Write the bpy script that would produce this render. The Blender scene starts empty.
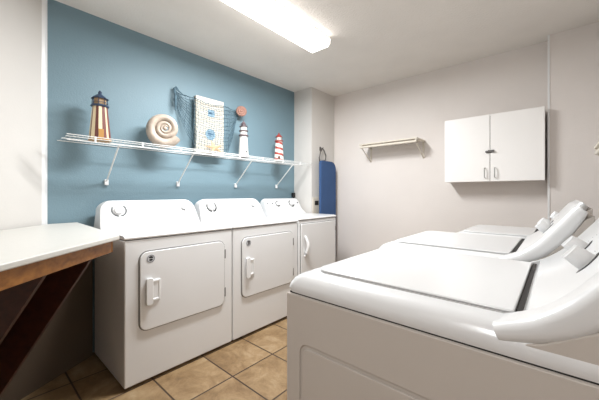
import bpy, bmesh, math, random
from mathutils import Vector, Matrix
random.seed(7)
PI = math.pi
COL = bpy.context.scene.collection

# ------------------------------------------------------------------ materials
def lin(r, g, b):
    f = lambda c: (c/255/12.92) if c/255 <= .04045 else ((c/255+.055)/1.055)**2.4
    return (f(r), f(g), f(b), 1)

def mat(name, rgb, rough=.5, metal=0, bump=0, bscale=60, var=0, vscale=4, coat=0, emit=0, spec=.5):
    m = bpy.data.materials.new(name); m.use_nodes = True
    nt = m.node_tree; b = nt.nodes['Principled BSDF']
    c = lin(*rgb)
    b.inputs['Base Color'].default_value = c
    b.inputs['Roughness'].default_value = rough
    b.inputs['Metallic'].default_value = metal
    b.inputs['Coat Weight'].default_value = coat
    b.inputs['Coat Roughness'].default_value = .12
    b.inputs['Specular IOR Level'].default_value = spec
    tc = nt.nodes.new('ShaderNodeTexCoord')
    n = nt.nodes.new('ShaderNodeTexNoise'); n.inputs['Scale'].default_value = vscale
    n.inputs['Detail'].default_value = 4
    nt.links.new(tc.outputs['Object'], n.inputs['Vector'])
    r = nt.nodes.new('ShaderNodeValToRGB')
    v = var
    r.color_ramp.elements[0].position = .3; r.color_ramp.elements[1].position = .7
    r.color_ramp.elements[0].color = (c[0]*(1-v), c[1]*(1-v), c[2]*(1-v), 1)
    r.color_ramp.elements[1].color = (min(1, c[0]*(1+v)), min(1, c[1]*(1+v)), min(1, c[2]*(1+v)), 1)
    nt.links.new(n.outputs['Fac'], r.inputs['Fac'])
    nt.links.new(r.outputs['Color'], b.inputs['Base Color'])
    if bump:
        n2 = nt.nodes.new('ShaderNodeTexNoise'); n2.inputs['Scale'].default_value = bscale
        n2.inputs['Detail'].default_value = 3
        nt.links.new(tc.outputs['Object'], n2.inputs['Vector'])
        bp = nt.nodes.new('ShaderNodeBump'); bp.inputs['Strength'].default_value = bump
        bp.inputs['Distance'].default_value = .004
        nt.links.new(n2.outputs['Fac'], bp.inputs['Height'])
        nt.links.new(bp.outputs['Normal'], b.inputs['Normal'])
    if emit:
        b.inputs['Emission Color'].default_value = (1, .975, .95, 1)
        b.inputs['Emission Strength'].default_value = emit
    return m

def wood(name, a, bcol, scale=3, rough=.4, rot=(0, 0, 0)):
    m = bpy.data.materials.new(name); m.use_nodes = True
    nt = m.node_tree; b = nt.nodes['Principled BSDF']; b.inputs['Roughness'].default_value = rough
    tc = nt.nodes.new('ShaderNodeTexCoord'); mp = nt.nodes.new('ShaderNodeMapping')
    mp.inputs['Rotation'].default_value = rot; mp.inputs['Scale'].default_value = (1, 14, 14)
    n = nt.nodes.new('ShaderNodeTexNoise'); n.inputs['Scale'].default_value = scale
    n.inputs['Detail'].default_value = 6; n.inputs['Distortion'].default_value = .6
    r = nt.nodes.new('ShaderNodeValToRGB')
    r.color_ramp.elements[0].position = .3; r.color_ramp.elements[1].position = .72
    r.color_ramp.elements[0].color = lin(*a); r.color_ramp.elements[1].color = lin(*bcol)
    nt.links.new(tc.outputs['Object'], mp.inputs['Vector']); nt.links.new(mp.outputs['Vector'], n.inputs['Vector'])
    nt.links.new(n.outputs['Fac'], r.inputs['Fac']); nt.links.new(r.outputs['Color'], b.inputs['Base Color'])
    return m

def tile_mat():
    m = bpy.data.materials.new('slate_tile'); m.use_nodes = True
    nt = m.node_tree; L = nt.links.new; b = nt.nodes['Principled BSDF']
    tc = nt.nodes.new('ShaderNodeTexCoord'); mp = nt.nodes.new('ShaderNodeMapping')
    T = .36
    mp.inputs['Location'].default_value = (1.615+T*10, -1.169+T*10, 0)
    L(tc.outputs['Object'], mp.inputs['Vector'])
    br = nt.nodes.new('ShaderNodeTexBrick'); br.offset = 0; br.squash = 1
    br.inputs['Scale'].default_value = 1; br.inputs['Brick Width'].default_value = T
    br.inputs['Row Height'].default_value = T; br.inputs['Mortar Size'].default_value = .006
    br.inputs['Mortar Smooth'].default_value = .3
    br.inputs['Color1'].default_value = (0, 0, 0, 1); br.inputs['Color2'].default_value = (1, 1, 1, 1)
    br.inputs['Mortar'].default_value = (.5, .5, .5, 1)
    L(mp.outputs['Vector'], br.inputs['Vector'])
    n1 = nt.nodes.new('ShaderNodeTexNoise'); n1.inputs['Scale'].default_value = 5.5
    n1.inputs['Detail'].default_value = 10; n1.inputs['Roughness'].default_value = .72; n1.inputs['Distortion'].default_value = .5
    n1.noise_dimensions = '4D'
    mw = nt.nodes.new('ShaderNodeMath'); mw.operation = 'MULTIPLY'; mw.inputs[1].default_value = 7
    L(br.outputs['Color'], mw.inputs[0]); L(mw.outputs[0], n1.inputs['W'])
    L(tc.outputs['Object'], n1.inputs['Vector'])
    r = nt.nodes.new('ShaderNodeValToRGB'); cr = r.color_ramp
    cr.elements[0].position = .28; cr.elements[0].color = lin(84, 64, 44)
    cr.elements[1].position = .72; cr.elements[1].color = lin(170, 150, 120)
    e = cr.elements.new(.43); e.color = lin(124, 98, 66)
    e = cr.elements.new(.57); e.color = lin(148, 122, 88)
    L(n1.outputs['Fac'], r.inputs['Fac'])
    mx = nt.nodes.new('ShaderNodeMix'); mx.data_type = 'RGBA'
    mx.inputs['B'].default_value = lin(60, 42, 28)
    L(br.outputs['Fac'], mx.inputs['Factor']); L(r.outputs['Color'], mx.inputs['A'])
    L(mx.outputs['Result'], b.inputs['Base Color'])
    b.inputs['Roughness'].default_value = .45
    ma = nt.nodes.new('ShaderNodeMath'); ma.operation = 'MULTIPLY_ADD'; ma.inputs[1].default_value = -1.2
    L(br.outputs['Fac'], ma.inputs[0]); L(n1.outputs['Fac'], ma.inputs[2])
    bp = nt.nodes.new('ShaderNodeBump'); bp.inputs['Strength'].default_value = .5; bp.inputs['Distance'].default_value = .004
    L(ma.outputs[0], bp.inputs['Height']); L(bp.outputs['Normal'], b.inputs['Normal'])
    return m

def stripes_mat(name, c1, c2, kind, n=8, slope=0, thresh=.5):
    """kind 'vertical': stripes around the axis; 'spiral': helical bands."""
    m = bpy.data.materials.new(name); m.use_nodes = True
    nt = m.node_tree; L = nt.links.new; b = nt.nodes['Principled BSDF']; b.inputs['Roughness'].default_value = .4
    tc = nt.nodes.new('ShaderNodeTexCoord'); sp = nt.nodes.new('ShaderNodeSeparateXYZ'); L(tc.outputs['Object'], sp.inputs[0])
    at = nt.nodes.new('ShaderNodeMath'); at.operation = 'ARCTAN2'; L(sp.outputs['Y'], at.inputs[0]); L(sp.outputs['X'], at.inputs[1])
    dv = nt.nodes.new('ShaderNodeMath'); dv.operation = 'MULTIPLY'; dv.inputs[1].default_value = n/(2*PI); L(at.outputs[0], dv.inputs[0])
    zz = nt.nodes.new('ShaderNodeMath'); zz.operation = 'MULTIPLY_ADD'; zz.inputs[1].default_value = slope
    L(sp.outputs['Z'], zz.inputs[0]); L(dv.outputs[0], zz.inputs[2])
    a = nt.nodes.new('ShaderNodeMath'); a.operation = 'ADD'; a.inputs[1].default_value = 50; L(zz.outputs[0], a.inputs[0])
    fr = nt.nodes.new('ShaderNodeMath'); fr.operation = 'FRACT'; L(a.outputs[0], fr.inputs[0])
    gt = nt.nodes.new('ShaderNodeMath'); gt.operation = 'GREATER_THAN'; gt.inputs[1].default_value = thresh; L(fr.outputs[0], gt.inputs[0])
    mx = nt.nodes.new('ShaderNodeMix'); mx.data_type = 'RGBA'; L(gt.outputs[0], mx.inputs['Factor'])
    mx.inputs['A'].default_value = lin(*c1); mx.inputs['B'].default_value = lin(*c2)
    L(mx.outputs['Result'], b.inputs['Base Color'])
    return m

M = {}
M['wall'] = mat('wall_beige', (226, 219, 214), .85, bump=.25, bscale=90, var=.015)
M['wall_white'] = mat('wall_offwhite', (208, 204, 199), .85, bump=.2, bscale=90, var=.01)
M['blue'] = mat('wall_blue', (113, 138, 149), .55, bump=.35, bscale=110, var=.03, vscale=2)
M['ceiling'] = mat('ceiling_paint', (226, 221, 215), .9, bump=.8, bscale=70, var=.02)
M['tile'] = tile_mat()
M['rear'] = mat('rear_wall_brown', (92, 70, 54), .7)
M['knee'] = mat('knee_wall_shade', (92, 79, 66), .7)  # shade of the corner below the counter, put into the wall colour
M['base'] = mat('dark_base', (38, 26, 20), .6)
M['enamel'] = mat('white_enamel', (224, 224, 224), .28, coat=.4)
M['panel'] = mat('white_panel', (226, 226, 226), .38, coat=.15)
M['plastic'] = mat('white_plastic', (232, 232, 232), .32)
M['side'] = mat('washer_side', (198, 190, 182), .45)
M['seam'] = mat('seam_dark', (45, 42, 40), .7)
M['seamgrey'] = mat('seam_grey', (120, 118, 116), .6)
M['seamlight'] = mat('seam_light', (196, 195, 194), .6)
M['black'] = mat('black_plastic', (22, 22, 24), .4)
M['mark'] = mat('grey_print', (120, 122, 126), .5)
M['badge'] = mat('badge_silver', (196, 198, 202), .4)
M['chrome'] = mat('steel', (190, 190, 188), .28, metal=1)
M['darkmetal'] = mat('dark_steel', (110, 108, 106), .4, metal=.9)
M['wire'] = mat('white_wire', (222, 222, 220), .35)
M['laminate'] = mat('counter_laminate', (206, 204, 198), .42, bump=.05, var=.02, vscale=40)
M['apron'] = wood('oak_apron', (122, 76, 30), (168, 112, 50), 2.2, .4, rot=(0, 0, PI/4))
M['brace'] = wood('dark_brace', (44, 18, 11), (70, 32, 20), 2.2, .45, rot=(0, PI/3, 0))
M['cab'] = mat('cabinet_white', (244, 241, 238), .4)
M['shelfp'] = mat('shelf_paint', (214, 206, 192), .5)
M['blu_cover'] = mat('blue_cloth', (50, 80, 124), .8, bump=.3, bscale=200, var=.06)
M['net'] = mat('net_cord', (78, 102, 114), .9, var=.25, vscale=30)
M['canvas'] = mat('canvas_white', (208, 201, 188), .8, bump=.3, bscale=60, var=.03, vscale=12)
M['canvasdark'] = mat('canvas_side', (70, 80, 84), .8)
M['print'] = mat('print_blue', (132, 160, 178), .7, var=.2, vscale=40)
M['printdk'] = mat('print_navy', (80, 112, 136), .7)
M['shell'] = mat('shell_cream', (182, 168, 154), .5, bump=.6, bscale=35, var=.2, vscale=16)
M['star'] = mat('starfish', (184, 150, 118), .7, bump=.6, bscale=120, var=.12, vscale=30)
M['coral'] = mat('coral_disc', (156, 116, 102), .7, bump=.5, bscale=90, var=.15, vscale=25)
M['lh_stripe'] = stripes_mat('lighthouse_stripes', (118, 68, 62), (222, 204, 168), 'v', 8, 0, .5)
M['lh_roof'] = mat('slate_roof', (52, 66, 88), .4)
M['lh_glass'] = mat('lantern_wood', (176, 146, 110), .4)
M['gold'] = mat('ochre_door', (182, 134, 72), .5)
M['lh_white'] = mat('tower_white', (220, 218, 212), .5, var=.02)
M['lh_grey'] = mat('band_grey', (98, 84, 88), .5)
M['lh_spiral'] = stripes_mat('spiral_bands', (166, 70, 62), (240, 236, 228), 's', 1, 15, .42)
M['lh_red'] = mat('tower_red', (150, 56, 48), .5)
M['brown'] = mat('brown_door', (98, 52, 40), .5)
M['diffuser'] = mat('light_diffuser', (255, 252, 245), .5, emit=2.0)
M['endcap'] = mat('fixture_end', (240, 238, 232), .5)

# ------------------------------------------------------------------ mesh helpers
def new_obj(name, bm, m, parent=None, smooth=False, bevel=0, segs=3):
    bmesh.ops.recalc_face_normals(bm, faces=bm.faces)
    me = bpy.data.meshes.new(name); bm.to_mesh(me); bm.free()
    for mm in (m if isinstance(m, (list, tuple)) else [m]): me.materials.append(mm)
    o = bpy.data.objects.new(name, me); COL.objects.link(o)
    if smooth or bevel:
        for p in me.polygons: p.use_smooth = True
    if bevel:
        md = o.modifiers.new('bevel', 'BEVEL'); md.width = bevel; md.segments = segs
        md.limit_method = 'ANGLE'; md.angle_limit = math.radians(35)
        md.harden_normals = True
    elif smooth:
        es = [e for e in me.edges]
        try: me.set_sharp_from_angle(angle=math.radians(40))
        except Exception: pass
    if parent: o.parent = parent
    return o

def box(bm, x0, x1, y0, y1, z0, z1, mi=0):
    v = [bm.verts.new((x, y, z)) for x in (x0, x1) for y in (y0, y1) for z in (z0, z1)]
    for f in ((0, 1, 3, 2), (4, 6, 7, 5), (0, 4, 5, 1), (2, 3, 7, 6), (0, 2, 6, 4), (1, 5, 7, 3)):
        bm.faces.new([v[i] for i in f]).material_index = mi
    return v

def prism(bm, pts, axis, a, b, mi=0):
    """pts: 2D outline. axis 'y': pts are (x,z); 'x': (y,z); 'z': (x,y)."""
    def P(p, t):
        return {'y': (p[0], t, p[1]), 'x': (t, p[0], p[1]), 'z': (p[0], p[1], t)}[axis]
    A = [bm.verts.new(P(p, a)) for p in pts]; B = [bm.verts.new(P(p, b)) for p in pts]
    bm.faces.new(A).material_index = mi; bm.faces.new(B[::-1]).material_index = mi
    n = len(pts)
    for i in range(n):
        bm.faces.new((A[i], B[i], B[(i+1) % n], A[(i+1) % n])).material_index = mi
    return A, B

def ring_plate(bm, po, pi, a, b):
    V = [[bm.verts.new((p[0], t, p[1])) for p in q] for t in (a, b) for q in (po, pi)]
    n = len(po)
    for i in range(n):
        j = (i+1) % n
        for (p, q) in ((0, 1), (2, 3), (0, 2), (1, 3)):
            bm.faces.new((V[p][i], V[p][j], V[q][j], V[q][i]))

def rrect(x0, x1, y0, y1, r, n=6):
    out = []
    rs = r if isinstance(r, (tuple, list)) else (r, r, r, r)   # corners: x0y0, x1y0, x1y1, x0y1
    for (cx, cy, a0, rr) in ((x0+rs[0], y0+rs[0], PI, rs[0]), (x1-rs[1], y0+rs[1], 1.5*PI, rs[1]),
                             (x1-rs[2], y1-rs[2], 0, rs[2]), (x0+rs[3], y1-rs[3], .5*PI, rs[3])):
        for i in range(n+1):
            a = a0+.5*PI*i/n; out.append((cx+rr*math.cos(a), cy+rr*math.sin(a)))
    return out

def tube(bm, pts, r, n=6, mi=0):
    pts = [Vector(p) for p in pts]; rings = []
    for i, p in enumerate(pts):
        d = (pts[min(i+1, len(pts)-1)]-pts[max(i-1, 0)]).normalized()
        up = Vector((0, 0, 1)) if abs(d.z) < .9 else Vector((1, 0, 0))
        s = d.cross(up).normalized(); t = s.cross(d)
        rr = r[i] if isinstance(r, (list, tuple)) else r
        rings.append([bm.verts.new(p+s*(rr*math.cos(2*PI*k/n))+t*(rr*math.sin(2*PI*k/n))) for k in range(n)])
    for a, b in zip(rings, rings[1:]):
        for k in range(n):
            bm.faces.new((a[k], a[(k+1) % n], b[(k+1) % n], b[k])).material_index = mi
    bm.faces.new(rings[0][::-1]).material_index = mi; bm.faces.new(rings[-1]).material_index = mi

def lathe(bm, prof, n=24, mat4=None, mi=0, rot=0):
    rings = []
    for r, z in prof:
        rings.append([bm.verts.new((max(r, 1e-4)*math.cos(2*PI*k/n+rot), max(r, 1e-4)*math.sin(2*PI*k/n+rot), z)) for k in range(n)])
    fs = []
    for a, b in zip(rings, rings[1:]):
        for k in range(n):
            f = bm.faces.new((a[k], a[(k+1) % n], b[(k+1) % n], b[k])); f.material_index = mi
    bm.faces.new(rings[0][::-1]).material_index = mi; bm.faces.new(rings[-1]).material_index = mi
    if mat4 is not None:
        for ring in rings:
            for v in ring: v.co = mat4 @ v.co

def arc_strip(bm, c, ax_u, ax_v, nrm, r0, r1, a0, a1, h, n=10):
    """thin curved raised strip on a plane"""
    top, bot = [], []
    for i in range(n+1):
        a = a0+(a1-a0)*i/n
        d = ax_u*math.cos(a)+ax_v*math.sin(a)
        top.append((bm.verts.new(c+d*r0+nrm*h), bm.verts.new(c+d*r1+nrm*h)))
        bot.append((bm.verts.new(c+d*r0), bm.verts.new(c+d*r1)))
    for i in range(n):
        bm.faces.new((top[i][0], top[i][1], top[i+1][1], top[i+1][0]))
        bm.faces.new((top[i][1], bot[i][1], bot[i+1][1], top[i+1][1]))
        bm.faces.new((top[i][0], top[i+1][0], bot[i+1][0], bot[i][0]))
        bm.faces.new((bot[i][0], bot[i+1][0], bot[i+1][1], bot[i][1]))
    for i in (0, n):
        bm.faces.new((top[i][0], bot[i][0], bot[i][1], top[i][1]))

def tag(o, label, cat, group=None, kind=None):
    o['label'] = label; o['category'] = cat
    if group: o['group'] = group
    if kind: o['kind'] = kind
    return o
def thing(name, label, cat, loc=(0, 0, 0), group=None):
    o = bpy.data.objects.new(name, None); COL.objects.link(o); o.location = loc
    o.empty_display_size = .1
    return tag(o, label, cat, group)
def dup(root, loc, label):
    def rec(o, par):
        c = o.copy(); COL.objects.link(c)
        if par: c.parent = par
        for ch in [q for q in bpy.data.objects if q.parent == o]: rec(ch, c)
        return c
    r = rec(root, None); r.location = loc; r['label'] = label
    return r
def struct(name, bm, m, label=None, smooth=False):
    o = new_obj(name, bm, m, smooth=smooth); o['kind'] = 'structure'
    if label: o['label'] = label
    return o

# ------------------------------------------------------------------ room shell
XW = -2.66; YC = .374; CH = 2.92; XC = -2.36; YF = 3.43; XR = .42; ZC = 2.57; YB = -2.6
XL2, YL2 = -.95, YC-(-.95-XW)
T = .1
bm = bmesh.new(); box(bm, -3.0, .7, YB-.2, 3.7, -.1, 0); struct('floor', bm, M['tile'])
bm = bmesh.new(); box(bm, -3.0, .7, YB-.2, 3.7, ZC, ZC+.1); struct('ceiling', bm, M['ceiling'])
bm = bmesh.new(); box(bm, XW-T, XW, YC, CH, 0, ZC); struct('wall_left', bm, M['blue'], 'blue painted wall behind the dryers and wire shelf')
bm = bmesh.new(); box(bm, XW-T, XC, CH, YF+T, 0, ZC); struct('wall_corner', bm, M['wall_white'], 'boxed-out off-white wall corner beside the blue wall')
bm = bmesh.new(); box(bm, XC, -.06, YF, YF+T, 0, ZC); struct('wall_back', bm, M['wall'], 'beige wall with cabinet and small shelf')
bm = bmesh.new(); box(bm, -.06, XR+T, 3.31, YF+T, 0, ZC); struct('wall_alcove', bm, M['wall'], 'beige wall jutting forward to the right of the cabinet')
bm = bmesh.new(); box(bm, XR, XR+T, YB, 3.31, 0, ZC); struct('wall_right', bm, M['wall'])
s = T/math.sqrt(2)
bm = bmesh.new(); prism(bm, [(XW, YC), (XL2, YL2), (XL2-s, YL2-s), (XW-T, YC-T*.4), (XW-T, YC)], 'z', 0, ZC)
struct('wall_diagonal', bm, M['wall_white'], 'off-white angled wall behind the folding counter')
bm = bmesh.new(); box(bm, XL2-T, XL2, YB, YL2-.02, 0, ZC); struct('wall_rear_left', bm, M['rear'])
bm = bmesh.new(); box(bm, XL2-T, XR+T, YB-T, YB, 0, ZC); struct('wall_front', bm, M['rear'])
# corner bead where the angled wall meets the blue wall
bm = bmesh.new(); prism(bm, [(XW+.001, YC+.004), (XW+.024, YC-.012), (XW+.030, YC-.030), (XW+.006, YC-.006)], 'z', 0, ZC)
struct('trim_1', bm, M['plastic'], 'bright corner strip between angled wall and blue wall')
bm = bmesh.new(); box(bm, -.066, -.052, 3.304, 3.316, 0, ZC); struct('trim_2', bm, M['plastic'], 'bright corner strip on the wall edge right of the cabinet')
# low wall under the counter; its dark tone stands in for shade
bm = bmesh.new(); prism(bm, [(-2.655, .630), (-2.612, .630), (-2.17, -.12), (-2.20, -.10), (-2.655, .36)], 'z', 0, .90); struct('wall_knee', bm, M['knee'], 'low wall in the corner below the counter, shade put into its brown colour')
# ------------------------------------------------------------------ ceiling lights
def fixture(x0, x1, y0, y1, label):
    w = x1-x0; ln = y1-y0
    t = thing('ceiling_light', label, 'ceiling light', ((x0+x1)/2, (y0+y1)/2, ZC), 'fluorescent ceiling fixtures')
    bm = bmesh.new(); box(bm, -w/2+.01, w/2-.01, -ln/2+.005, ln/2-.005, -.022, 0); new_obj('housing', bm, M['endcap'], t, bevel=.003)
    bm = bmesh.new()
    pr = [(-w/2, -.022), (-w/2+.004, -.062), (-w/2+.022, -.082), (w/2-.022, -.082), (w/2-.004, -.062), (w/2, -.022)]
    prism(bm, pr, 'y', -ln/2+.014, ln/2-.014); new_obj('diffuser', bm, M['diffuser'], t)
    for sgn in (-1, 1):
        bm = bmesh.new(); a = sgn*(ln/2-.014)
        prism(bm, [(p[0]*1.01, p[1]-.001) if p[1] < -.03 else p for p in pr], 'y', a, a+sgn*.014)
        new_obj('end_cap', bm, M['endcap'], t, bevel=.002)
fixture(-1.70, -1.48, 1.10, 2.10, 'long fluorescent ceiling light with glowing wraparound lens over the aisle')
fixture(-.42, -.20, -1.70, -.70, 'second fluorescent ceiling light behind the viewpoint, near the rear wall')


for (lx, ly, en) in ((-1.59, 1.60, 26.5), (-.31, -1.20, 9)):
    la = bpy.data.lights.new('tube_glow', 'AREA'); la.shape = 'RECTANGLE'; la.size = .19; la.size_y = .96; la.energy = en; la.color = (.96, .985, 1)
    lo = bpy.data.objects.new('tube_glow', la); COL.objects.link(lo); lo.location = (lx, ly, ZC-.088)
# ------------------------------------------------------------------ dryers
def console_knob(par, c, nrm, r, h, ring=True, name='dial', arcs=((.15, PI*.95), (PI*1.05, PI*1.9))):
    nrm = nrm.normalized()
    u = Vector((0, 1, 0)); v = nrm.cross(u).normalized()
    if v.z < 0: v = -v
    q = nrm.to_track_quat('Z', 'Y').to_matrix().to_4x4(); q.translation = c
    bm = bmesh.new(); lathe(bm, [(r, 0), (r*.97, h*.5), (r*.85, h), (0, h)], 24, q)
    # grip ridge
    g = Matrix.Translation(c)
    a = c+nrm*h
    for (p0, p1) in ((-1, 1),):
        pts = [a+v*(r*.8*p0), a+v*(r*.8*p1)]
        tube(bm, pts, [r*.22, r*.16], 6)
    k = new_obj(name, bm, M['plastic'], par, smooth=True)
    if ring:
        bm = bmesh.new()
        for a0, a1 in arcs: arc_strip(bm, c, u, v, nrm, r*1.15, r*1.55, a0, a1, .0012)
        new_obj('dial_ring', bm, M['black'], k)
    return k

def make_dryer(label, loc, W, zt, model='rounded', group='white clothes dryers along the blue wall'):
    t = thing('clothes_dryer', label, 'dryer', loc, group)
    D = .625
    # body
    bm = bmesh.new(); box(bm, -D, 0, 0, W, .018, zt); new_obj('body', bm, M['panel'], t, bevel=.008)
    bm = bmesh.new(); box(bm, -D+.01, -.006, .006, W-.006, zt, zt+.005); new_obj('seam', bm, M['seam'], t)
    for fx in (-D+.06, -.06):
        for fy in (.06, W-.06):
            bm = bmesh.new(); lathe(bm, [(.02, 0), (.02, .012), (.012, .018)], 12, Matrix.Translation((fx, fy, 0)))
            new_obj('foot', bm, M['black'], t)
    # top deck with a soft front edge
    bm = bmesh.new(); z0 = zt+.005
    prism(bm, [(-D, z0), (.004, z0), (.008, z0+.010), (.002, z0+.020), (-.03, z0+.026), (-D, z0+.026)], 'y', -.002, W+.002)
    new_obj('top_deck', bm, M['enamel'], t, bevel=.004)
    zd = z0+.026
    # console
    if model == 'rounded':
        prof = [(-.455, zd-.002), (-.475, zd+.02), (-.565, zd+.205), (-.60, zd+.205), (-.635, zd+.15), (-.635, zd-.002)]
        wa, wb, rad = -.004, W-.012, .075
    else:
        prof = [(-.43, zd-.002), (-.50, zd+.05), (-.575, zd+.185), (-.605, zd+.19), (-.635, zd+.15), (-.635, zd-.002)]
        wa, wb, rad = .02, W-.02, .035
    bm = bmesh.new(); A, B = prism(bm, prof, 'y', wa, wb)
    for v in A: v.co.y += (v.co.z-zd)*.12
    for v in B: v.co.y -= (v.co.z-zd)*.12
    es = []
    for e in bm.edges:
        ys = [v.co.y for v in e.verts]; zs = [v.co.z for v in e.verts]
        if min(zs) > zd+.17 and ((max(ys) < wa+.1) or (min(ys) > wb-.1)) and e.calc_length() < .2: es.append(e)
    bmesh.ops.bevel(bm, geom=es, offset=rad, segments=7, profile=.5, affect='EDGES')
    con = new_obj('console', bm, M['enamel'], t, bevel=.010, segs=4)
    i = 1
    p0 = Vector((prof[i][0], 0, prof[i][1])); p1 = Vector((prof[i+1][0], 0, prof[i+1][1]))
    d = (p1-p0); nrm = Vector((d.z, 0, -d.x)).normalized()
    def at(y, f): return p0+d*f+Vector((0, y, 0))+nrm*.0003
    if model == 'rounded':
        console_knob(con, at(.135, .60), nrm, .036, .016, arcs=((PI*.8, PI*1.46), (PI*1.54, PI*2.28)))
        console_knob(con, at(W-.135, .60), nrm, .017, .016, arcs=((PI*.9, PI*1.7),), name='small_dial')
        vdir = d.normalized()
        for (yy, ww) in ((W-.135, .03), (.135, .014)):
            f = .28 if ww > .02 else .3
            bm = bmesh.new()
            c = at(yy, f)
            for j in range(int(ww/.005)):
                y = yy-ww/2+j*.0055
                a = p0+d*f+Vector((0, y, 0))
                tube(bm, [a+vdir*-.004, a+vdir*.004], .0009, 4)
            new_obj('brand_mark' if ww > .02 else 'dial_mark', bm, M['mark'], con)
    else:
        console_knob(con, at(.235, .55), nrm, .024, .02, arcs=((PI*.1, PI*1.9),), name='small_dial')
        con_k = console_knob(con, at(W-.19, .55), nrm, .030, .022, arcs=((PI*.6, PI*1.25), (PI*1.35, PI*2.1)))
        for (yy, rr) in ((.07, .008), (.15, .009), (W-.075, .009)):
            q = nrm.to_track_quat('Z', 'Y').to_matrix().to_4x4(); q.translation = at(yy, .6)
            bm = bmesh.new(); lathe(bm, [(rr, 0), (rr, .006), (rr*.7, .009)], 12, q); new_obj('button', bm, M['mark'], con, smooth=True)
    # door
    if model == 'rounded': dy0, dy1, dz0, dz1, r = .086, W-.078, .34, .838, .05
    else: dy0, dy1, dz0, dz1, r = .03, W-.03, .13, zt-.035, .012
    bm = bmesh.new(); prism(bm, rrect(dy0, dy1, dz0, dz1, r), 'x', 0, .012); door = new_obj('door', bm, M['panel'], t, bevel=.004)
    bm = bmesh.new(); g = .0065; prism(bm, rrect(dy0-g, dy1+g, dz0-g, dz1+g, r+g), 'x', -.002, .0022); new_obj('door_gap', bm, M['seamgrey'], door)
    if model == 'rounded':
        hy, hz = .122, .50
        bm = bmesh.new(); prism(bm, rrect(hy-.004, hy+.092, hz+.02, hz+.155, .02), 'x', .012, .017)     # scooped backing
        new_obj('handle_recess', bm, M['panel'], door, bevel=.003)
        bm = bmesh.new(); prism(bm, rrect(hy-.006, hy+.036, hz, hz+.172, .012), 'x', .022, .034)
        box(bm, .012, .024, hy+.0, hy+.03, hz+.004, hz+.03); box(bm, .012, .024, hy, hy+.03, hz+.142, hz+.168)
        box(bm, .012, .022, hy+.03, hy+.075, hz+.018, hz+.034); box(bm, .012, .022, hy+.03, hy+.075, hz+.138, hz+.154)
        box(bm, .012, .020, hy+.074, hy+.086, hz+.018, hz+.154)
        new_obj('handle', bm, M['plastic'], door, bevel=.004)
        q = Vector((1, 0, 0)).to_track_quat('Z', 'Y').to_matrix().to_4x4(); q.translation = (.012, .150, .792)
        bm = bmesh.new(); lathe(bm, [(.027, 0), (.027, .0012)], 24, q); bd = new_obj('badge', bm, M['badge'], door)
        bm = bmesh.new(); c = Vector((.0134, .150, .792)); Y = Vector((0, 1, 0)); Z = Vector((0, 0, 1)); X = Vector((1, 0, 0))
        arc_strip(bm, c, Y, Z, X, .004, .016, .3, 2.6, .0006); arc_strip(bm, c, Y, Z, X, .003, .014, 3.6, 6.0, .0006)
        arc_strip(bm, c, Y, Z, X, .021, .023, 0, 6.28, .0006, 24)
        new_obj('badge_emblem', bm, M['black'], bd)
        for zz in (.40, .70):
            bm = bmesh.new(); box(bm, .002, .011, dy1+.001, dy1+.012, zz, zz+.07); new_obj('hinge', bm, M['seamgrey'], door, bevel=.002)
    else:
        bm = bmesh.new(); pts = []
        hy = .085
        for i2 in range(13):
            a = i2/12; pts.append((.014+.032*math.sin(PI*a), hy+.012*math.sin(PI*a), .56+.21*a))
        tube(bm, pts, [.013+.004*math.sin(PI*j/12) for j in range(13)], 8); new_obj('handle', bm, M['plastic'], door, smooth=True)
        for zz in (.2, .78):
            bm = bmesh.new(); box(bm, .002, .013, dy1+.001, dy1+.012, zz, zz+.05); new_obj('hinge', bm, M['seamgrey'], door, bevel=.002)
    return t

XD = -1.975
d1 = make_dryer('white clothes dryer nearest the folding counter, with rounded door and round badge', (XD, .638, 0), .785, .920)
d2 = dup(d1, (XD, 1.432, 0), 'white clothes dryer in the middle of the row of three')
d2.location.z = 0
make_dryer('white clothes dryer with square door farthest from the counter, beside the ironing board', (XD, 2.235, 0), .665, .930, 'square')

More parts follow.
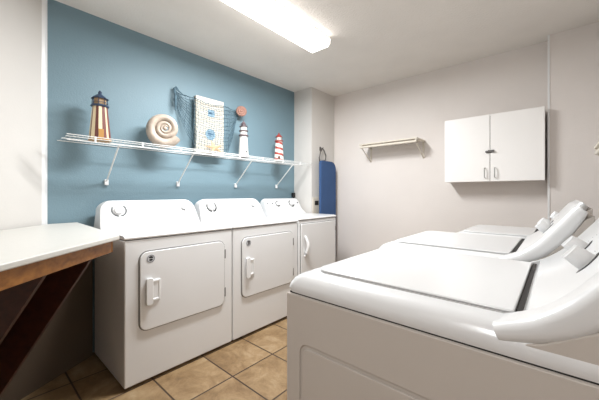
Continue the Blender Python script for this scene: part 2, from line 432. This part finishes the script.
# ------------------------------------------------------------------ washers
def make_washer(label, y0, W, xf, xo):
    """xf: x of front face; xo: x offset of the console end."""
    t = thing('washing_machine', label, 'washing machine', (xf, y0, 0), 'white top-loading washers in a row')
    X = lambda x: x+xo-xf          # console-frame x -> local
    zs = .878; xb = X(.17)
    bm = bmesh.new(); box(bm, .006, xb, 0, W, .02, zs)
    for yy, sg in ((.0, -1), (W, 1)):   # pressed groove on both sides
        ring_plate(bm, rrect(.006, xb, .02, zs, .002), rrect(.062, xb-.05, .12, .728, .035), yy, yy+sg*.006)
        prism(bm, rrect(.074, xb-.062, .132, .716, .026), 'y', yy, yy+sg*.006)
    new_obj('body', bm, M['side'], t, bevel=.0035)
    bm = bmesh.new(); box(bm, .012, xb-.01, .004, W-.004, zs, zs+.005); new_obj('seam', bm, M['seam'], t)
    for fx in (.06, xb-.06):
        for fy in (.06, W-.06):
            bm = bmesh.new(); lathe(bm, [(.022, 0), (.022, .012), (.012, .02)], 12, Matrix.Translation((fx, fy, 0)))
            new_obj('foot', bm, M['black'], t)
    # moulded top: cross-section inset rings rising to a flat crown
    z0 = zs+.005
    rings = [(0, .0, .0), (-.004, -.004, .012), (.0, .0, .026), (.012, .008, .042), (.03, .02, .054), (.05, .035, .060)]
    bm = bmesh.new(); prev = None
    for (ix, iy, h) in rings:
        pl = rrect(ix, xb, iy, W-iy, (.035, .006, .006, .035), 5)
        vs = [bm.verts.new((p[0], p[1], z0+h)) for p in pl]
        if prev:
            for i in range(len(vs)): bm.faces.new((prev[i], prev[(i+1) % len(vs)], vs[(i+1) % len(vs)], vs[i]))
        else: bm.faces.new(vs[::-1])
        prev = vs
    bm.faces.new(prev); new_obj('top_deck', bm, M['enamel'], t, smooth=True)
    zd = z0+.060
    # lid
    lx0, lx1, ly0, ly1 = .062, X(-.072), .075, W-.045
    bm = bmesh.new(); prism(bm, rrect(lx0-.002, lx1, ly0-.002, ly1+.002, (.053, .01, .01, .053)), 'z', zd-.002, zd+.003)
    gp = new_obj('lid_gap', bm, M['seamlight'], t)
    bm = bmesh.new(); prism(bm, rrect(lx0, lx1, ly0, ly1, (.05, .008, .008, .05)), 'z', zd+.003, zd+.010)
    lid = new_obj('lid', bm, M['enamel'], t, bevel=.005)
    bm = bmesh.new(); box(bm, lx1+.001, lx1+.013, ly0-.002, ly1+.01, zd-.002, zd+.004); new_obj('hinge_gap', bm, M['seam'], t)
    bm = bmesh.new(); hy = (ly0+ly1)/2+.05
    o_ = rrect(.085, .16, hy-.06, hy+.06, .012); i_ = rrect(.09, .155, hy-.055, hy+.055, .009)
    va = [bm.verts.new((p[0], p[1], zd+.0108)) for p in o_]; vb = [bm.verts.new((p[0], p[1], zd+.0108)) for p in i_]
    vc = [bm.verts.new((p[0], p[1], zd+.0099)) for p in o_]; vd_ = [bm.verts.new((p[0], p[1], zd+.0099)) for p in i_]
    n = len(va)
    for i in range(n):
        j = (i+1) % n
        bm.faces.new((va[i], va[j], vb[j], vb[i])); bm.faces.new((va[i], vc[i], vc[j], va[j])); bm.faces.new((vb[i], vb[j], vd_[j], vd_[i])); bm.faces.new((vc[i], vd_[i], vd_[j], vc[j]))
    new_obj('lid_latch', bm, M['enamel'], lid)
    # console sweeping up from the deck
    top = [(-.103, .938), (-.080, .948), (-.045, .963), (-.014, .985), (.020, 1.015), (.053, 1.056), (.104, 1.125), (.128, 1.158), (.140, 1.166)]
    bot = [(.168, 1.140), (.160, 1.110), (.125, 1.050), (.090, 1.000), (.053, .962), (.020, .938), (-.020, .920), (-.060, .909), (-.088, .905)]
    # inner dished face between two raised arms
    def chaikin(ch, it=2):
        for _ in range(it):
            o = [ch[0]]
            for a, b in zip(ch, ch[1:]):
                o += [(a[0]*.75+b[0]*.25, a[1]*.75+b[1]*.25), (a[0]*.25+b[0]*.75, a[1]*.25+b[1]*.75)]
            ch = o+[ch[-1]]
        return ch
    topc, botc = chaikin(top), chaikin(bot)
    def resample(ch, n):
        L = [0]
        for a, b in zip(ch, ch[1:]): L.append(L[-1]+math.dist(a, b))
        out = []
        for k in range(n+1):
            q = L[-1]*k/n; m = max(i for i in range(len(L)) if L[i] <= q+1e-9); m = min(m, len(ch)-2)
            f = (q-L[m])/max(1e-9, L[m+1]-L[m]); out.append((ch[m][0]+(ch[m+1][0]-ch[m][0])*f, ch[m][1]+(ch[m+1][1]-ch[m][1])*f))
        return out
    NN = 28
    tt, bb_ = resample(topc, NN), resample(botc[::-1], NN)
    def loft(b2, ya, yb, ra, rb, i0):
        prev = None
        for i in range(i0, NN+1):
            (tx, tz), (bx, bz) = tt[i], bb_[i]
            ln = math.dist(tt[i], bb_[i]); r1, r2 = min(ra, ln*.48), min(rb, ln*.48)
            sec = rrect(ya, yb, 0, ln, (r1, r2, r2, r1), 5)
            vs = [b2.verts.new((X(bx+(tx-bx)*q/ln), p, bz+(tz-bz)*q/ln)) for p, q in sec]
            if prev:
                for k in range(len(vs)): b2.faces.new((prev[k], prev[(k+1) % len(vs)], vs[(k+1) % len(vs)], vs[k]))
            else: b2.faces.new(vs)
            prev = vs
        b2.faces.new(prev[::-1])
    b2 = bmesh.new(); i0 = min(i for i in range(NN+1) if tt[i][0] > -.054)
    loft(b2, -.004, ly0-.004, .024, .0005, 0)
    loft(b2, ly0-.004, ly1+.012, .0005, .0005, i0)
    loft(b2, ly1+.012, W+.004, .0005, .024, 0)
    con = new_obj('console', b2, M['enamel'], t, smooth=True)
    bm = bmesh.new(); prism(bm, [(X(-.08), .900), (X(-.075), .908), (X(-.02), .925), (X(.053), .968), (X(.125), 1.055), (X(.16), 1.115), (X(.185), 1.13), (X(.185), .900)], 'y', .002, W-.002)
    new_obj('console_back', bm, M['side'], t, bevel=.004)
    p0 = Vector((X(.053), 0, 1.056)); p1 = Vector((X(.104), 0, 1.125)); d = p1-p0; nrm = Vector((-d.z, 0, d.x)).normalized()
    for ky in (.215, .415):
        c = p0+d*-.05+Vector((0, ky, 0))+nrm*.0004
        console_knob(con, c, nrm, .023, .036, arcs=((PI*.55, PI*1.35),), name='dial')
    for ky in (.30, .50):
        q = nrm.to_track_quat('Z', 'Y').to_matrix().to_4x4(); q.translation = p0+d*-.2+Vector((0, ky, 0))
        bm = bmesh.new(); lathe(bm, [(.007, -.002), (.007, .007), (.005, .009)], 12, q); new_obj('button', bm, M['mark'], con, smooth=True)
    for ky in (.215, .415):
        bm = bmesh.new()
        for j in range(7):
            a = -.5+j*.35
            c = p0+d*.15+Vector((0, ky, 0)); v = d.normalized()
            q = c+Vector((0, 1, 0))*(.045*math.cos(a))+v*(.045*math.sin(a))
            tube(bm, [q-Vector((0, .004, 0)), q+Vector((0, .004, 0))], .001, 4)
        new_obj('console_print', bm, M['mark'], con)
    return t
make_washer('white top-loading washer nearest the viewer, its broad side panel in full view', .72, .725, -.69, 0)
make_washer('white top-loading washer in the middle, directly behind the nearest washer', 1.478, .70, -.74, -.085)
make_washer('white top-loading washer farthest back, below the wall cabinet', 2.205, .66, -.56, -.045)

# ------------------------------------------------------------------ folding counter
t = thing('folding_counter', 'off-white laminate counter on oak apron with dark triangular wooden supports against angled wall', 'counter', (-2.0, -.1, 0))
off = Vector((2.0, .1, 0))
SF = -1.19; SB = XW+YC+.012        # x+y on front / wall line
def onl(s, y): return (s-y+off.x, y+off.y)
pts = [(-1.665, .517), (-2.64, .545), (-2.64, YC-.01+.02), (SB-(-.79), -.79), (SF-(-.25), -.25)]
pts = [(p[0]+off.x, p[1]+off.y) for p in pts]
bm = bmesh.new(); prism(bm, pts, 'z', .976, 1.0); new_obj('countertop', bm, M['laminate'], t, bevel=.006)
def seg(sa, sb, ya, yb):           # parallelogram along the counter front direction
    return [onl(sa, ya), onl(sa, yb), (onl(sa, yb)[0]+(sb-sa)/2, onl(sa, yb)[1]+(sb-sa)/2), (onl(sa, ya)[0]+(sb-sa)/2, onl(sa, ya)[1]+(sb-sa)/2)]
bm = bmesh.new(); prism(bm, seg(SF-.012, SF-.06, .488, -.23), 'z', .912, .976); new_obj('apron', bm, M['apron'], t, bevel=.003)
bm = bmesh.new(); x0, y0 = -1.70, .497
prism(bm, [(-2.60+off.x, .522+off.y), (x0+off.x, y0+off.y), (x0+off.x, y0-.025+off.y), (-2.60+off.x, .497+off.y)], 'z', .912, .976); new_obj('end_apron', bm, M['apron'], t, bevel=.002)
u = Vector((-.7071, -.7071, 0)); w = Vector((.7071, -.7071, 0))
for (fx, fy) in ((-1.425, .205), (-1.612, .392)):
    fr = Vector((fx, fy, 0)); S = (abs(SB)-abs(fx+fy))/math.sqrt(2)-.004
    tri = [(0, .912), (S, .912), (S, -.18+.0), (S, .02), (S-.02, .02)]
    tri = [(.0, .912), (S, .912), (S, .03), (S-.16, .03+.0)]
    tri = [(.0, .912), (S, .912), (S, .02), (S-.165, .02)]
    bm = bmesh.new(); A = []; B = []
    for s_, z_ in tri:
        a = fr+u*s_+off; A.append(bm.verts.new((a.x, a.y, z_))); b_ = a+w*.02; B.append(bm.verts.new((b_.x, b_.y, z_)))
    bm.faces.new(A); bm.faces.new(B[::-1])
    for i in range(4): bm.faces.new((A[i], B[i], B[(i+1) % 4], A[(i+1) % 4]))
    new_obj('support_panel', bm, M['brace'], t, bevel=.0015)

# ------------------------------------------------------------------ wire shelf
SX = -2.36; SZ = 1.588; SY0, SY1 = .43, CH-.004
t = thing('wire_shelf', 'long white wire shelf with diagonal supports mounted on the blue wall', 'shelf', (XW, SY0, SZ))
def Lp(x, y, z): return (x-XW, y-SY0, z-SZ)
bm = bmesh.new()
y = SY0+.012
while y < SY1: tube(bm, [Lp(XW+.008, y, SZ), Lp(SX, y, SZ), Lp(SX+.004, y, SZ-.004)], .0009, 4); y += .0254
new_obj('shelf_wires', bm, M['wire'], t)
bm = bmesh.new()
for (xx, zz, rr) in ((XW+.006, SZ-.003, .003), (XW+.15, SZ-.003, .0028), (SX, SZ+.005, .003), (SX+.006, SZ-.032, .003), (SX-.03, SZ-.004, .0025)):
    tube(bm, [Lp(xx, SY0, zz), Lp(xx, SY1, zz)], rr, 6)
new_obj('shelf_rails', bm, M['wire'], t, smooth=True)
yy = .584
while yy < SY1:
    bm = bmesh.new()
    box(bm, SX+.0-XW, SX+.008-XW, yy-.006-SY0, yy+.006-SY0, -.034, .008); yy += .302
    new_obj('rail_tie', bm, M['wire'], t, bevel=.002)
for yy in (.73, 1.305, 1.955, 2.575):
    bm = bmesh.new(); tube(bm, [Lp(SX, yy, SZ-.032), Lp(SX-.03, yy, SZ-.055), Lp(XW+.016, yy, 1.305)], .0055, 8)
    s_ = new_obj('support_arm', bm, M['wire'], t, smooth=True)
    bm = bmesh.new(); box(bm, .001, .022, yy-.013-SY0, yy+.013-SY0, 1.275-SZ, 1.32-SZ); new_obj('wall_clip', bm, M['plastic'], s_, bevel=.004)

ZT = SZ+.0016
# striped octagonal lighthouse
def base(x, y): return (x, y, ZT)
t = thing('lighthouse_figurine', 'octagonal lighthouse figurine with vertical brown and cream stripes and dark roof', 'lighthouse figurine', base(-2.5, .648), 'decorative lighthouses on the wire shelf')
bm = bmesh.new(); lathe(bm, [(.074, 0), (.074, .014)], 8, rot=PI/8); new_obj('base', bm, M['gold'], t, bevel=.002)
bm = bmesh.new(); lathe(bm, [(.070, .014), (.048, .262)], 8, rot=PI/8); new_obj('tower', bm, M['lh_stripe'], t)
bm = bmesh.new(); lathe(bm, [(.056, .262), (.060, .272), (.056, .278)], 8, rot=PI/8); new_obj('gallery', bm, M['lh_roof'], t)
bm = bmesh.new(); lathe(bm, [(.040, .278), (.040, .325)], 8, rot=PI/8); ln = new_obj('lantern_room', bm, M['lh_glass'], t)
bm = bmesh.new()
for k in range(8):
    a = PI/8+k*PI/4; tube(bm, [(.050*math.cos(a), .050*math.sin(a), .276), (.046*math.cos(a), .046*math.sin(a), .33)], .0028, 5)
tube(bm, [(.049*math.cos(2*PI*k/16), .049*math.sin(2*PI*k/16), .296) for k in range(17)], .002, 4)
new_obj('railing', bm, M['lh_roof'], t)
bm = bmesh.new(); lathe(bm, [(.058, .325), (.050, .334), (.014, .362), (.010, .370), (.013, .378), (.002, .392)], 8, rot=PI/8); new_obj('roof', bm, M['lh_roof'], t)
ang = math.atan2(-.648, 2.5)+.12
bm = bmesh.new(); v = box(bm, .058, .070, -.016, .016, .014, .085)
for q in bm.verts:
    if q.co.z > .05: q.co.x -= .006
bmesh.ops.rotate(bm, verts=bm.verts, cent=(0, 0, 0), matrix=Matrix.Rotation(ang, 3, 'Z')); new_obj('door', bm, M['gold'], t)

bpy.data.objects['lighthouse_figurine'].scale = (.98, .98, .94)
# spiral shell
t = thing('spiral_seashell', 'large cream spiral seashell standing on edge on the wire shelf', 'seashell', (-2.50, 1.118, ZT))
n_ = Vector((2.5, -1.0, 0)).normalized(); ur = Vector((1.0, 2.5, 0)).normalized(); uz = Vector((0, 0, 1))
bm = bmesh.new(); R = []; NT = 100; g = 1.95; kk = .33; turns = 2.8; th_end = -.62
for i in range(NT+1):
    th = -turns*2*PI*(1-i/NT)
    r = .124*g**(th/(2*PI)); tr = r*kk*1.12; tp = max(0, 1+th/1.1)
    r *= 1-.17*tp; tr *= 1-.30*tp
    a = th_end+th
    c = ur*(r*math.cos(a))+uz*(r*math.sin(a))+n_*(.045*(1-min(1, r/.117))**1.3)
    rad = ur*math.cos(a)+uz*math.sin(a)
    R.append([bm.verts.new(c+rad*(tr*math.cos(2*PI*k/16))+n_*(tr*1.5*math.sin(2*PI*k/16))) for k in range(16)])
for a, b in zip(R, R[1:]):
    for k in range(16): bm.faces.new((a[k], a[(k+1) % 16], b[(k+1) % 16], b[k]))
bm.faces.new(R[0]); bm.faces.new(R[-1])
bmesh.ops.create_icosphere(bm, subdivisions=2, radius=.016, matrix=Matrix.Translation(n_*.036))
mz = min(v.co.z for v in bm.verts)
for v in bm.verts: v.co.z -= mz
new_obj('shell', bm, M['shell'], t, smooth=True)

bpy.data.objects['spiral_seashell'].scale = (1.1, 1.1, 1.1)
# picture canvas with blue prints
PX = -2.60; y0, y1 = 1.445, 1.75
t = thing('canvas_picture', 'upright white canvas with small blue prints behind the fishing net on the wire shelf', 'picture', (PX, (y0+y1)/2, ZT))
hw = (y1-y0)/2
bm = bmesh.new(); box(bm, 0, .03, -hw, hw, 0, .553); new_obj('canvas_panel', bm, M['canvas'], t, bevel=.002)
bm = bmesh.new(); box(bm, -.012, -.0003, -hw-.004, hw-.006, .004, .549); new_obj('back_frame', bm, M['canvasdark'], t)
def fish(c, s, ml, par):
    bm = bmesh.new()
    body = [(c[0]+s*math.cos(a), c[1]+s*.55*math.sin(a)) for a in [2*PI*i/14 for i in range(14)]]
    prism(bm, body, 'x', .0302, .0312)
    prism(bm, [(c[0]+s*.8, c[1]), (c[0]+s*1.6, c[1]+s*.55), (c[0]+s*1.6, c[1]-s*.55)], 'x', .0302, .0312)
    return new_obj('print_fish', bm, ml, par)
cp = [o for o in bpy.data.objects if o.parent == t and o.name.startswith('canvas_panel')][0]
bm = bmesh.new(); prism(bm, rrect(-.030, .045, .375, .445, .006), 'x', .0302, .0308); pr = new_obj('print_square', bm, M['print'], cp)
fish((-.002, .41), .02, M['printdk'], cp)
bm = bmesh.new(); q = Vector((1, 0, 0)).to_track_quat('Z', 'Y').to_matrix().to_4x4(); q.translation = (.0302, .0, .20)
lathe(bm, [(.055, 0), (.055, .0006)], 20, q); new_obj('print_circle', bm, M['print'], cp)
fish((-.008, .205), .026, M['printdk'], cp)
# fishing net
t0 = thing('fishing_net', 'blue-grey fishing net draped across the white canvas above the wire shelf', 'net', (-2.64, 1.60, 1.60))
def surf(u, v):
    y = 1.268+.70*u
    ztop = 2.15-.10*math.sin(PI*min(1, u*1.25))*.5-.045*u
    def lerp(tb):
        for (a, za), (b, zb) in zip(tb, tb[1:]):
            if u <= b: return za+(zb-za)*(u-a)/(b-a)
        return tb[-1][1]
    zbot = lerp([(0, 2.06), (.06, 1.98), (.14, 1.80), (.25, 1.66), (.70, 1.64), (.84, 1.66), (.93, 1.82), (1, 2.02)])
    zz = ztop+(zbot-ztop)*v - .03*math.sin(PI*u)*v
    mid = .5-.5*math.cos(2*PI*min(1, max(0, (u-.10)/.75)))
    x = -2.642+.006 + (.085 if .235 < u < .70 else .085*max(0, 1-abs(u-(.235 if u < .4 else .70))/.16))
    return Vector((x, y+.012*math.sin(v*5), zz))
NU, NV = 24, 12
def J(i, j):
    p = surf(i/NU, j/NV); rr = random.Random(i*97+j)
    return p+Vector((rr.uniform(0, .004), rr.uniform(-.004, .004), rr.uniform(-.004, .004)))-Vector((-2.64, 1.60, 1.60))
bm = bmesh.new()
for i in range(NU+1):
    tube(bm, [J(i, j) for j in range(NV+1)], .0021, 4)
for j in range(NV+1):
    tube(bm, [J(i, j) for i in range(NU+1)], .0038 if j == 0 else .0023, 4)
new_obj('mesh', bm, M['net'], t0)
bm = bmesh.new()
o0 = Vector((-2.64, 1.60, 1.60))
tube(bm, [Vector((-2.63, 1.262, 2.13))-o0, Vector((-2.625, 1.258, 2.17))-o0, Vector((-2.625, 1.275, 2.185))-o0, Vector((-2.63, 1.30, 2.165))-o0], [.004, .008, .009, .006], 8)
tube(bm, [Vector((-2.63, 1.262, 2.17))-o0, Vector((-2.61, 1.262, 2.10))-o0, Vector((-2.61, 1.264, 2.03))-o0, Vector((-2.61, 1.262, 1.965))-o0], [.008, .012, .012, .006], 8)
tube(bm, [Vector((-2.63, 1.275, 2.175))-o0, Vector((-2.62, 1.32, 2.14))-o0, Vector((-2.62, 1.36, 2.12))-o0], [.008, .006, .003], 8)
new_obj('gathered_cord', bm, M['net'], t0, smooth=True)
# round coral coloured disc at the net's right end
q = Vector((2.0, -1.2, .1)).normalized().to_track_quat('Z', 'Y').to_matrix().to_4x4()
bm = bmesh.new(); lathe(bm, [(.03, -.012), (.056, -.006), (.058, .002), (.050, .012), (.040, .010), (.030, .018), (.018, .014), (.008, .024), (0, .024)], 24, q)
tag(new_obj('round_shell', bm, M['coral'], None, smooth=True), 'round coral-coloured shell hanging at the right end of the fishing net', 'seashell').location = (-2.585, 1.985, 2.105)
# starfish
t = bmesh.new(); ctr_f = t.verts.new((.014, 0, .0)); ctr_b = t.verts.new((-.006, 0, 0)); ring = []
for i in range(10):
    a = PI/2+i*PI/5+.25; r = .112 if i % 2 == 0 else .038
    ring.append((t.verts.new((.003, r*math.cos(a), r*math.sin(a)*.62)), t.verts.new((-.003, r*math.cos(a), r*math.sin(a)*.62))))
for i in range(10):
    j = (i+1) % 10
    t.faces.new((ctr_f, ring[i][0], ring[j][0])); t.faces.new((ctr_b, ring[j][1], ring[i][1])); t.faces.new((ring[i][0], ring[i][1], ring[j][1], ring[j][0]))
mz = min(v.co.z for v in t.verts)
for v in t.verts: v.co.z -= mz
so = new_obj('starfish', t, M['star'], None, bevel=.002); so.location = (-2.49, 1.60, ZT+.0015); so.rotation_euler = (0, math.radians(-12), 0)
tag(so, 'pale tan starfish leaning upright in front of the canvas base', 'starfish')

# white lighthouse
t = thing('lighthouse_figurine', 'tall white lighthouse figurine with grey galleries, standing just right of the net', 'lighthouse figurine', base(-2.5, 1.948), 'decorative lighthouses on the wire shelf')
bm = bmesh.new(); lathe(bm, [(.060, 0), (.060, .012), (.056, .014)], 24); new_obj('base', bm, M['lh_grey'], t, smooth=True)
bm = bmesh.new(); lathe(bm, [(.054, .014), (.046, .13), (.040, .225)], 24); new_obj('tower', bm, M['lh_white'], t, smooth=True)
bm = bmesh.new(); lathe(bm, [(.050, .225), (.052, .237), (.046, .24)], 24); new_obj('gallery', bm, M['lh_grey'], t)
bm = bmesh.new(); lathe(bm, [(.038, .24), (.037, .275)], 24); new_obj('upper_tower', bm, M['lh_white'], t, smooth=True)
bm = bmesh.new(); lathe(bm, [(.046, .275), (.048, .285), (.042, .288)], 24); new_obj('gallery', bm, M['lh_grey'], t)
bm = bmesh.new(); lathe(bm, [(.034, .288), (.034, .322)], 24); new_obj('lantern_room', bm, M['lh_white'], t, smooth=True)
bm = bmesh.new()
lathe(bm, [(.042, .322), (.044, .328), (.030, .330)], 16)
for k in range(8):
    a = k*PI/4; tube(bm, [(.038*math.cos(a), .038*math.sin(a), .328), (.038*math.cos(a), .038*math.sin(a), .352)], .0022, 4)
new_obj('railing', bm, M['lh_grey'], t)
bm = bmesh.new(); lathe(bm, [(.022, .328), (.022, .352), (.030, .354), (.012, .376), (.004, .384), (.002, .398)], 16); new_obj('roof', bm, M['lh_grey'], t, smooth=True)
bm = bmesh.new(); box(bm, .044, .056, -.006, .006, .05, .066)
bmesh.ops.rotate(bm, verts=bm.verts, cent=(0, 0, 0), matrix=Matrix.Rotation(-.1, 3, 'Z')); new_obj('window', bm, M['black'], t)

# red spiral lighthouse
t = thing('lighthouse_figurine', 'small lighthouse figurine with red and white spiral bands and red top', 'lighthouse figurine', base(-2.5, 2.474), 'decorative lighthouses on the wire shelf')
bm = bmesh.new(); lathe(bm, [(.064, 0), (.064, .012), (.060, .014)], 8); new_obj('base', bm, M['lh_white'], t)
bm = bmesh.new(); lathe(bm, [(.058, .014), (.050, .12), (.041, .238)], 32); new_obj('tower', bm, M['lh_spiral'], t, smooth=True)
bm = bmesh.new(); lathe(bm, [(.050, .238), (.052, .248), (.046, .25)], 24); new_obj('gallery', bm, M['lh_red'], t)
bm = bmesh.new(); lathe(bm, [(.033, .25), (.033, .290)], 16); lr = new_obj('lantern_room', bm, M['lh_white'], t, smooth=True)
bm = bmesh.new()
for k in range(8):
    a = k*PI/4; c, s_ = math.cos(a), math.sin(a)
    tube(bm, [(.034*c, .034*s_, .258), (.034*c, .034*s_, .28)], .006, 4)
new_obj('lantern_panes', bm, M['lh_grey'], lr)
bm = bmesh.new(); lathe(bm, [(.044, .290), (.040, .297), (.016, .322), (.006, .326), (.008, .334), (.002, .348)], 16); new_obj('roof', bm, M['lh_red'], t, smooth=True)
bm = bmesh.new(); prism(bm, rrect(-.014, .014, .014, .062, (0.001, .001, .012, .012)), 'x', .05, .062)
bmesh.ops.rotate(bm, verts=bm.verts, cent=(0, 0, 0), matrix=Matrix.Rotation(-.75, 3, 'Z')); new_obj('door', bm, M['brown'], t)

# ------------------------------------------------------------------ ironing board, hook, boxes on the wall corner
t = thing('ironing_board', 'blue-covered ironing board hanging on end on the corner wall behind the far dryer', 'ironing board', (-2.30, 3.15, .30))
bm = bmesh.new(); prism(bm, rrect(-.16, .185, 0, 1.335, (.02, .02, .10, .04), 7), 'x', .0, .035); new_obj('cover', bm, M['blu_cover'], t, bevel=.012, segs=3)
bm = bmesh.new()
for yy in (-.06, .06): tube(bm, [(-.012, yy, -.289), (-.012, yy, 1.15)], .011, 8)
tube(bm, [(-.012, -.06, 1.15), (-.012, .06, 1.15)], .011, 8); tube(bm, [(-.012, -.12, -.285), (-.012, .14, -.285)], .011, 8)
new_obj('folded_legs', bm, M['chrome'], t, smooth=True)
t = thing('wall_hook', 'steel hook with hanging loop on the corner wall above the ironing board', 'hook', (XC, 3.10, 1.80))
bm = bmesh.new(); prism(bm, rrect(-.016, .016, -.028, .028, .008), 'x', 0, .006); new_obj('plate', bm, M['darkmetal'], t, bevel=.002)
bm = bmesh.new(); tube(bm, [(.004, 0, .012), (.03, 0, .004), (.045, 0, -.006), (.05, 0, .016)], .006, 8); new_obj('prong', bm, M['darkmetal'], t, smooth=True)
bm = bmesh.new(); tube(bm, [(.04, 0, .004), (.045, -.05, -.05), (.05, -.085, -.13), (.05, -.075, -.18), (.05, -.02, -.165), (.05, .05, -.15), (.05, .06, -.09), (.045, .03, -.03), (.04, 0, .004)], .008, 8)
new_obj('loop', bm, M['darkmetal'], t, smooth=True)
t = thing('outlet_box', 'small cream utility box with a dark slot on the corner wall beside ironing board', 'utility box', (XC, 3.0, 1.06))
bm = bmesh.new(); box(bm, 0, .012, -.065, .065, -.11, .10); new_obj('cover_plate', bm, M['shelfp'], t, bevel=.003)
bm = bmesh.new(); box(bm, .012, .0135, -.03, .05, .0, .055); new_obj('slot', bm, M['seam'], t)
t = thing('power_plug', 'small black plug on the blue wall just above the far dryer', 'plug', (XW, 2.885, 1.19))
bm = bmesh.new(); box(bm, 0, .035, -.022, .022, -.03, .03); new_obj('plug_body', bm, M['black'], t, bevel=.006)
bm = bmesh.new(); tube(bm, [(.02, 0, -.028), (.015, 0, -.1), (.012, -.01, -.3)], .006, 8); new_obj('cord', bm, M['black'], t, smooth=True)

# ------------------------------------------------------------------ small wall shelves
def wall_shelf(label, loc, ln, rz):
    """local: x along the shelf, -y out from the wall"""
    t = thing('wall_shelf', label, 'shelf', loc, 'small cream bracket shelves'); t.rotation_euler = (0, 0, rz)
    bm = bmesh.new(); box(bm, -ln/2-.03, ln/2+.012, -.25, -.002, .030, .044); new_obj('shelf_board', bm, M['shelfp'], t, bevel=.002)
    bm = bmesh.new(); tube(bm, [(-ln/2-.02, -.235, .004), (ln/2, -.235, .004)], .014, 10); new_obj('hanging_rod', bm, M['shelfp'], t, smooth=True)
    for x in (-ln/2, ln/2-.004):
        bm = bmesh.new()
        box(bm, x-.009, x+.009, -.008, -.0, -.16, .03); box(bm, x-.009, x+.009, -.245, 0, .018, .03)
        tube(bm, [(x, -.235, -.006), (x, -.13, -.075), (x, -.006, -.155)], .006, 6); box(bm, x-.005, x+.005, -.24, -.228, 0, .02)
        new_obj('bracket', bm, M['shelfp'], t)
    return t
wall_shelf('small cream shelf with rod on two brackets, alone on the beige back wall', ((-1.795-1.138)/2, YF, 1.768), .657, 0)
wall_shelf('cream shelf cut off by the right picture edge, above the washers', (XR, 1.92, 1.456), 1.3, -PI/2)

# ------------------------------------------------------------------ wall cabinet
cx0, cx1, cyf, cz0, cz1 = -.863, -.082, 3.215, 1.323, 1.945
t = thing('wall_cabinet', 'white two-door cabinet with steel hasp lock on the back wall', 'cabinet', ((cx0+cx1)/2, YF, cz0))
w2 = (cx1-cx0)/2; dp = YF-cyf; h = cz1-cz0
bm = bmesh.new(); box(bm, -w2, w2, -dp+.02, -.001, 0, h); new_obj('cabinet_body', bm, M['cab'], t, bevel=.0015)
doors = []
for sg in (-1, 1):
    a, b = (-w2, -.0022) if sg < 0 else (.0022, w2)
    bm = bmesh.new(); box(bm, a, b, -dp, -dp+.0185, .0, h); dr = new_obj('door', bm, M['cab'], t, bevel=.002); doors.append(dr)
    bm = bmesh.new(); hx = sg*.040
    tube(bm, [(hx, -dp, .035), (hx, -dp-.026, .038), (hx, -dp-.03, .048), (hx, -dp-.03, .112), (hx, -dp-.026, .122), (hx, -dp, .125)], .0045, 8)
    new_obj('handle', bm, M['chrome'], dr, smooth=True)
bm = bmesh.new(); box(bm, -w2+.02, w2-.02, -dp+.018, -dp+.021, .01, h-.01); new_obj('door_gap', bm, M['seam'], t)
bm = bmesh.new(); box(bm, -.030, .012, -dp-.006, -dp, .262, .284); box(bm, -.016, .034, -dp-.011, -dp-.006, .266, .290); hp = new_obj('hasp', bm, M['darkmetal'], t, bevel=.002)
bm = bmesh.new(); tube(bm, [(.026, -dp-.006, .278), (.026, -dp-.03, .278)], .008, 10); tube(bm, [(-.026, -dp, .274), (-.026, -dp-.02, .274)], .010, 10)
new_obj('lock_cylinder', bm, M['darkmetal'], hp, smooth=True)

# ------------------------------------------------------------------ camera, world, view
cam = bpy.data.cameras.new('camera'); co = bpy.data.objects.new('camera', cam); COL.objects.link(co)
co.location = (0, 0, 1.21); co.rotation_euler = (PI/2, 0, math.radians(41.3))
cam.sensor_width = 36; cam.lens = 294/599*36; cam.shift_y = -6.5/599; cam.clip_start = .02
sc = bpy.context.scene; sc.camera = co
wd = bpy.data.worlds.new('world'); sc.world = wd; wd.use_nodes = True
wd.node_tree.nodes['Background'].inputs[0].default_value = (1, 1, 1, 1); wd.node_tree.nodes['Background'].inputs[1].default_value = .3
sc.view_settings.view_transform = 'Standard'; sc.view_settings.look = 'None'
sc.view_settings.gamma = 1; sc.view_settings.use_curve_mapping = False
sc.view_settings.exposure = 1.42
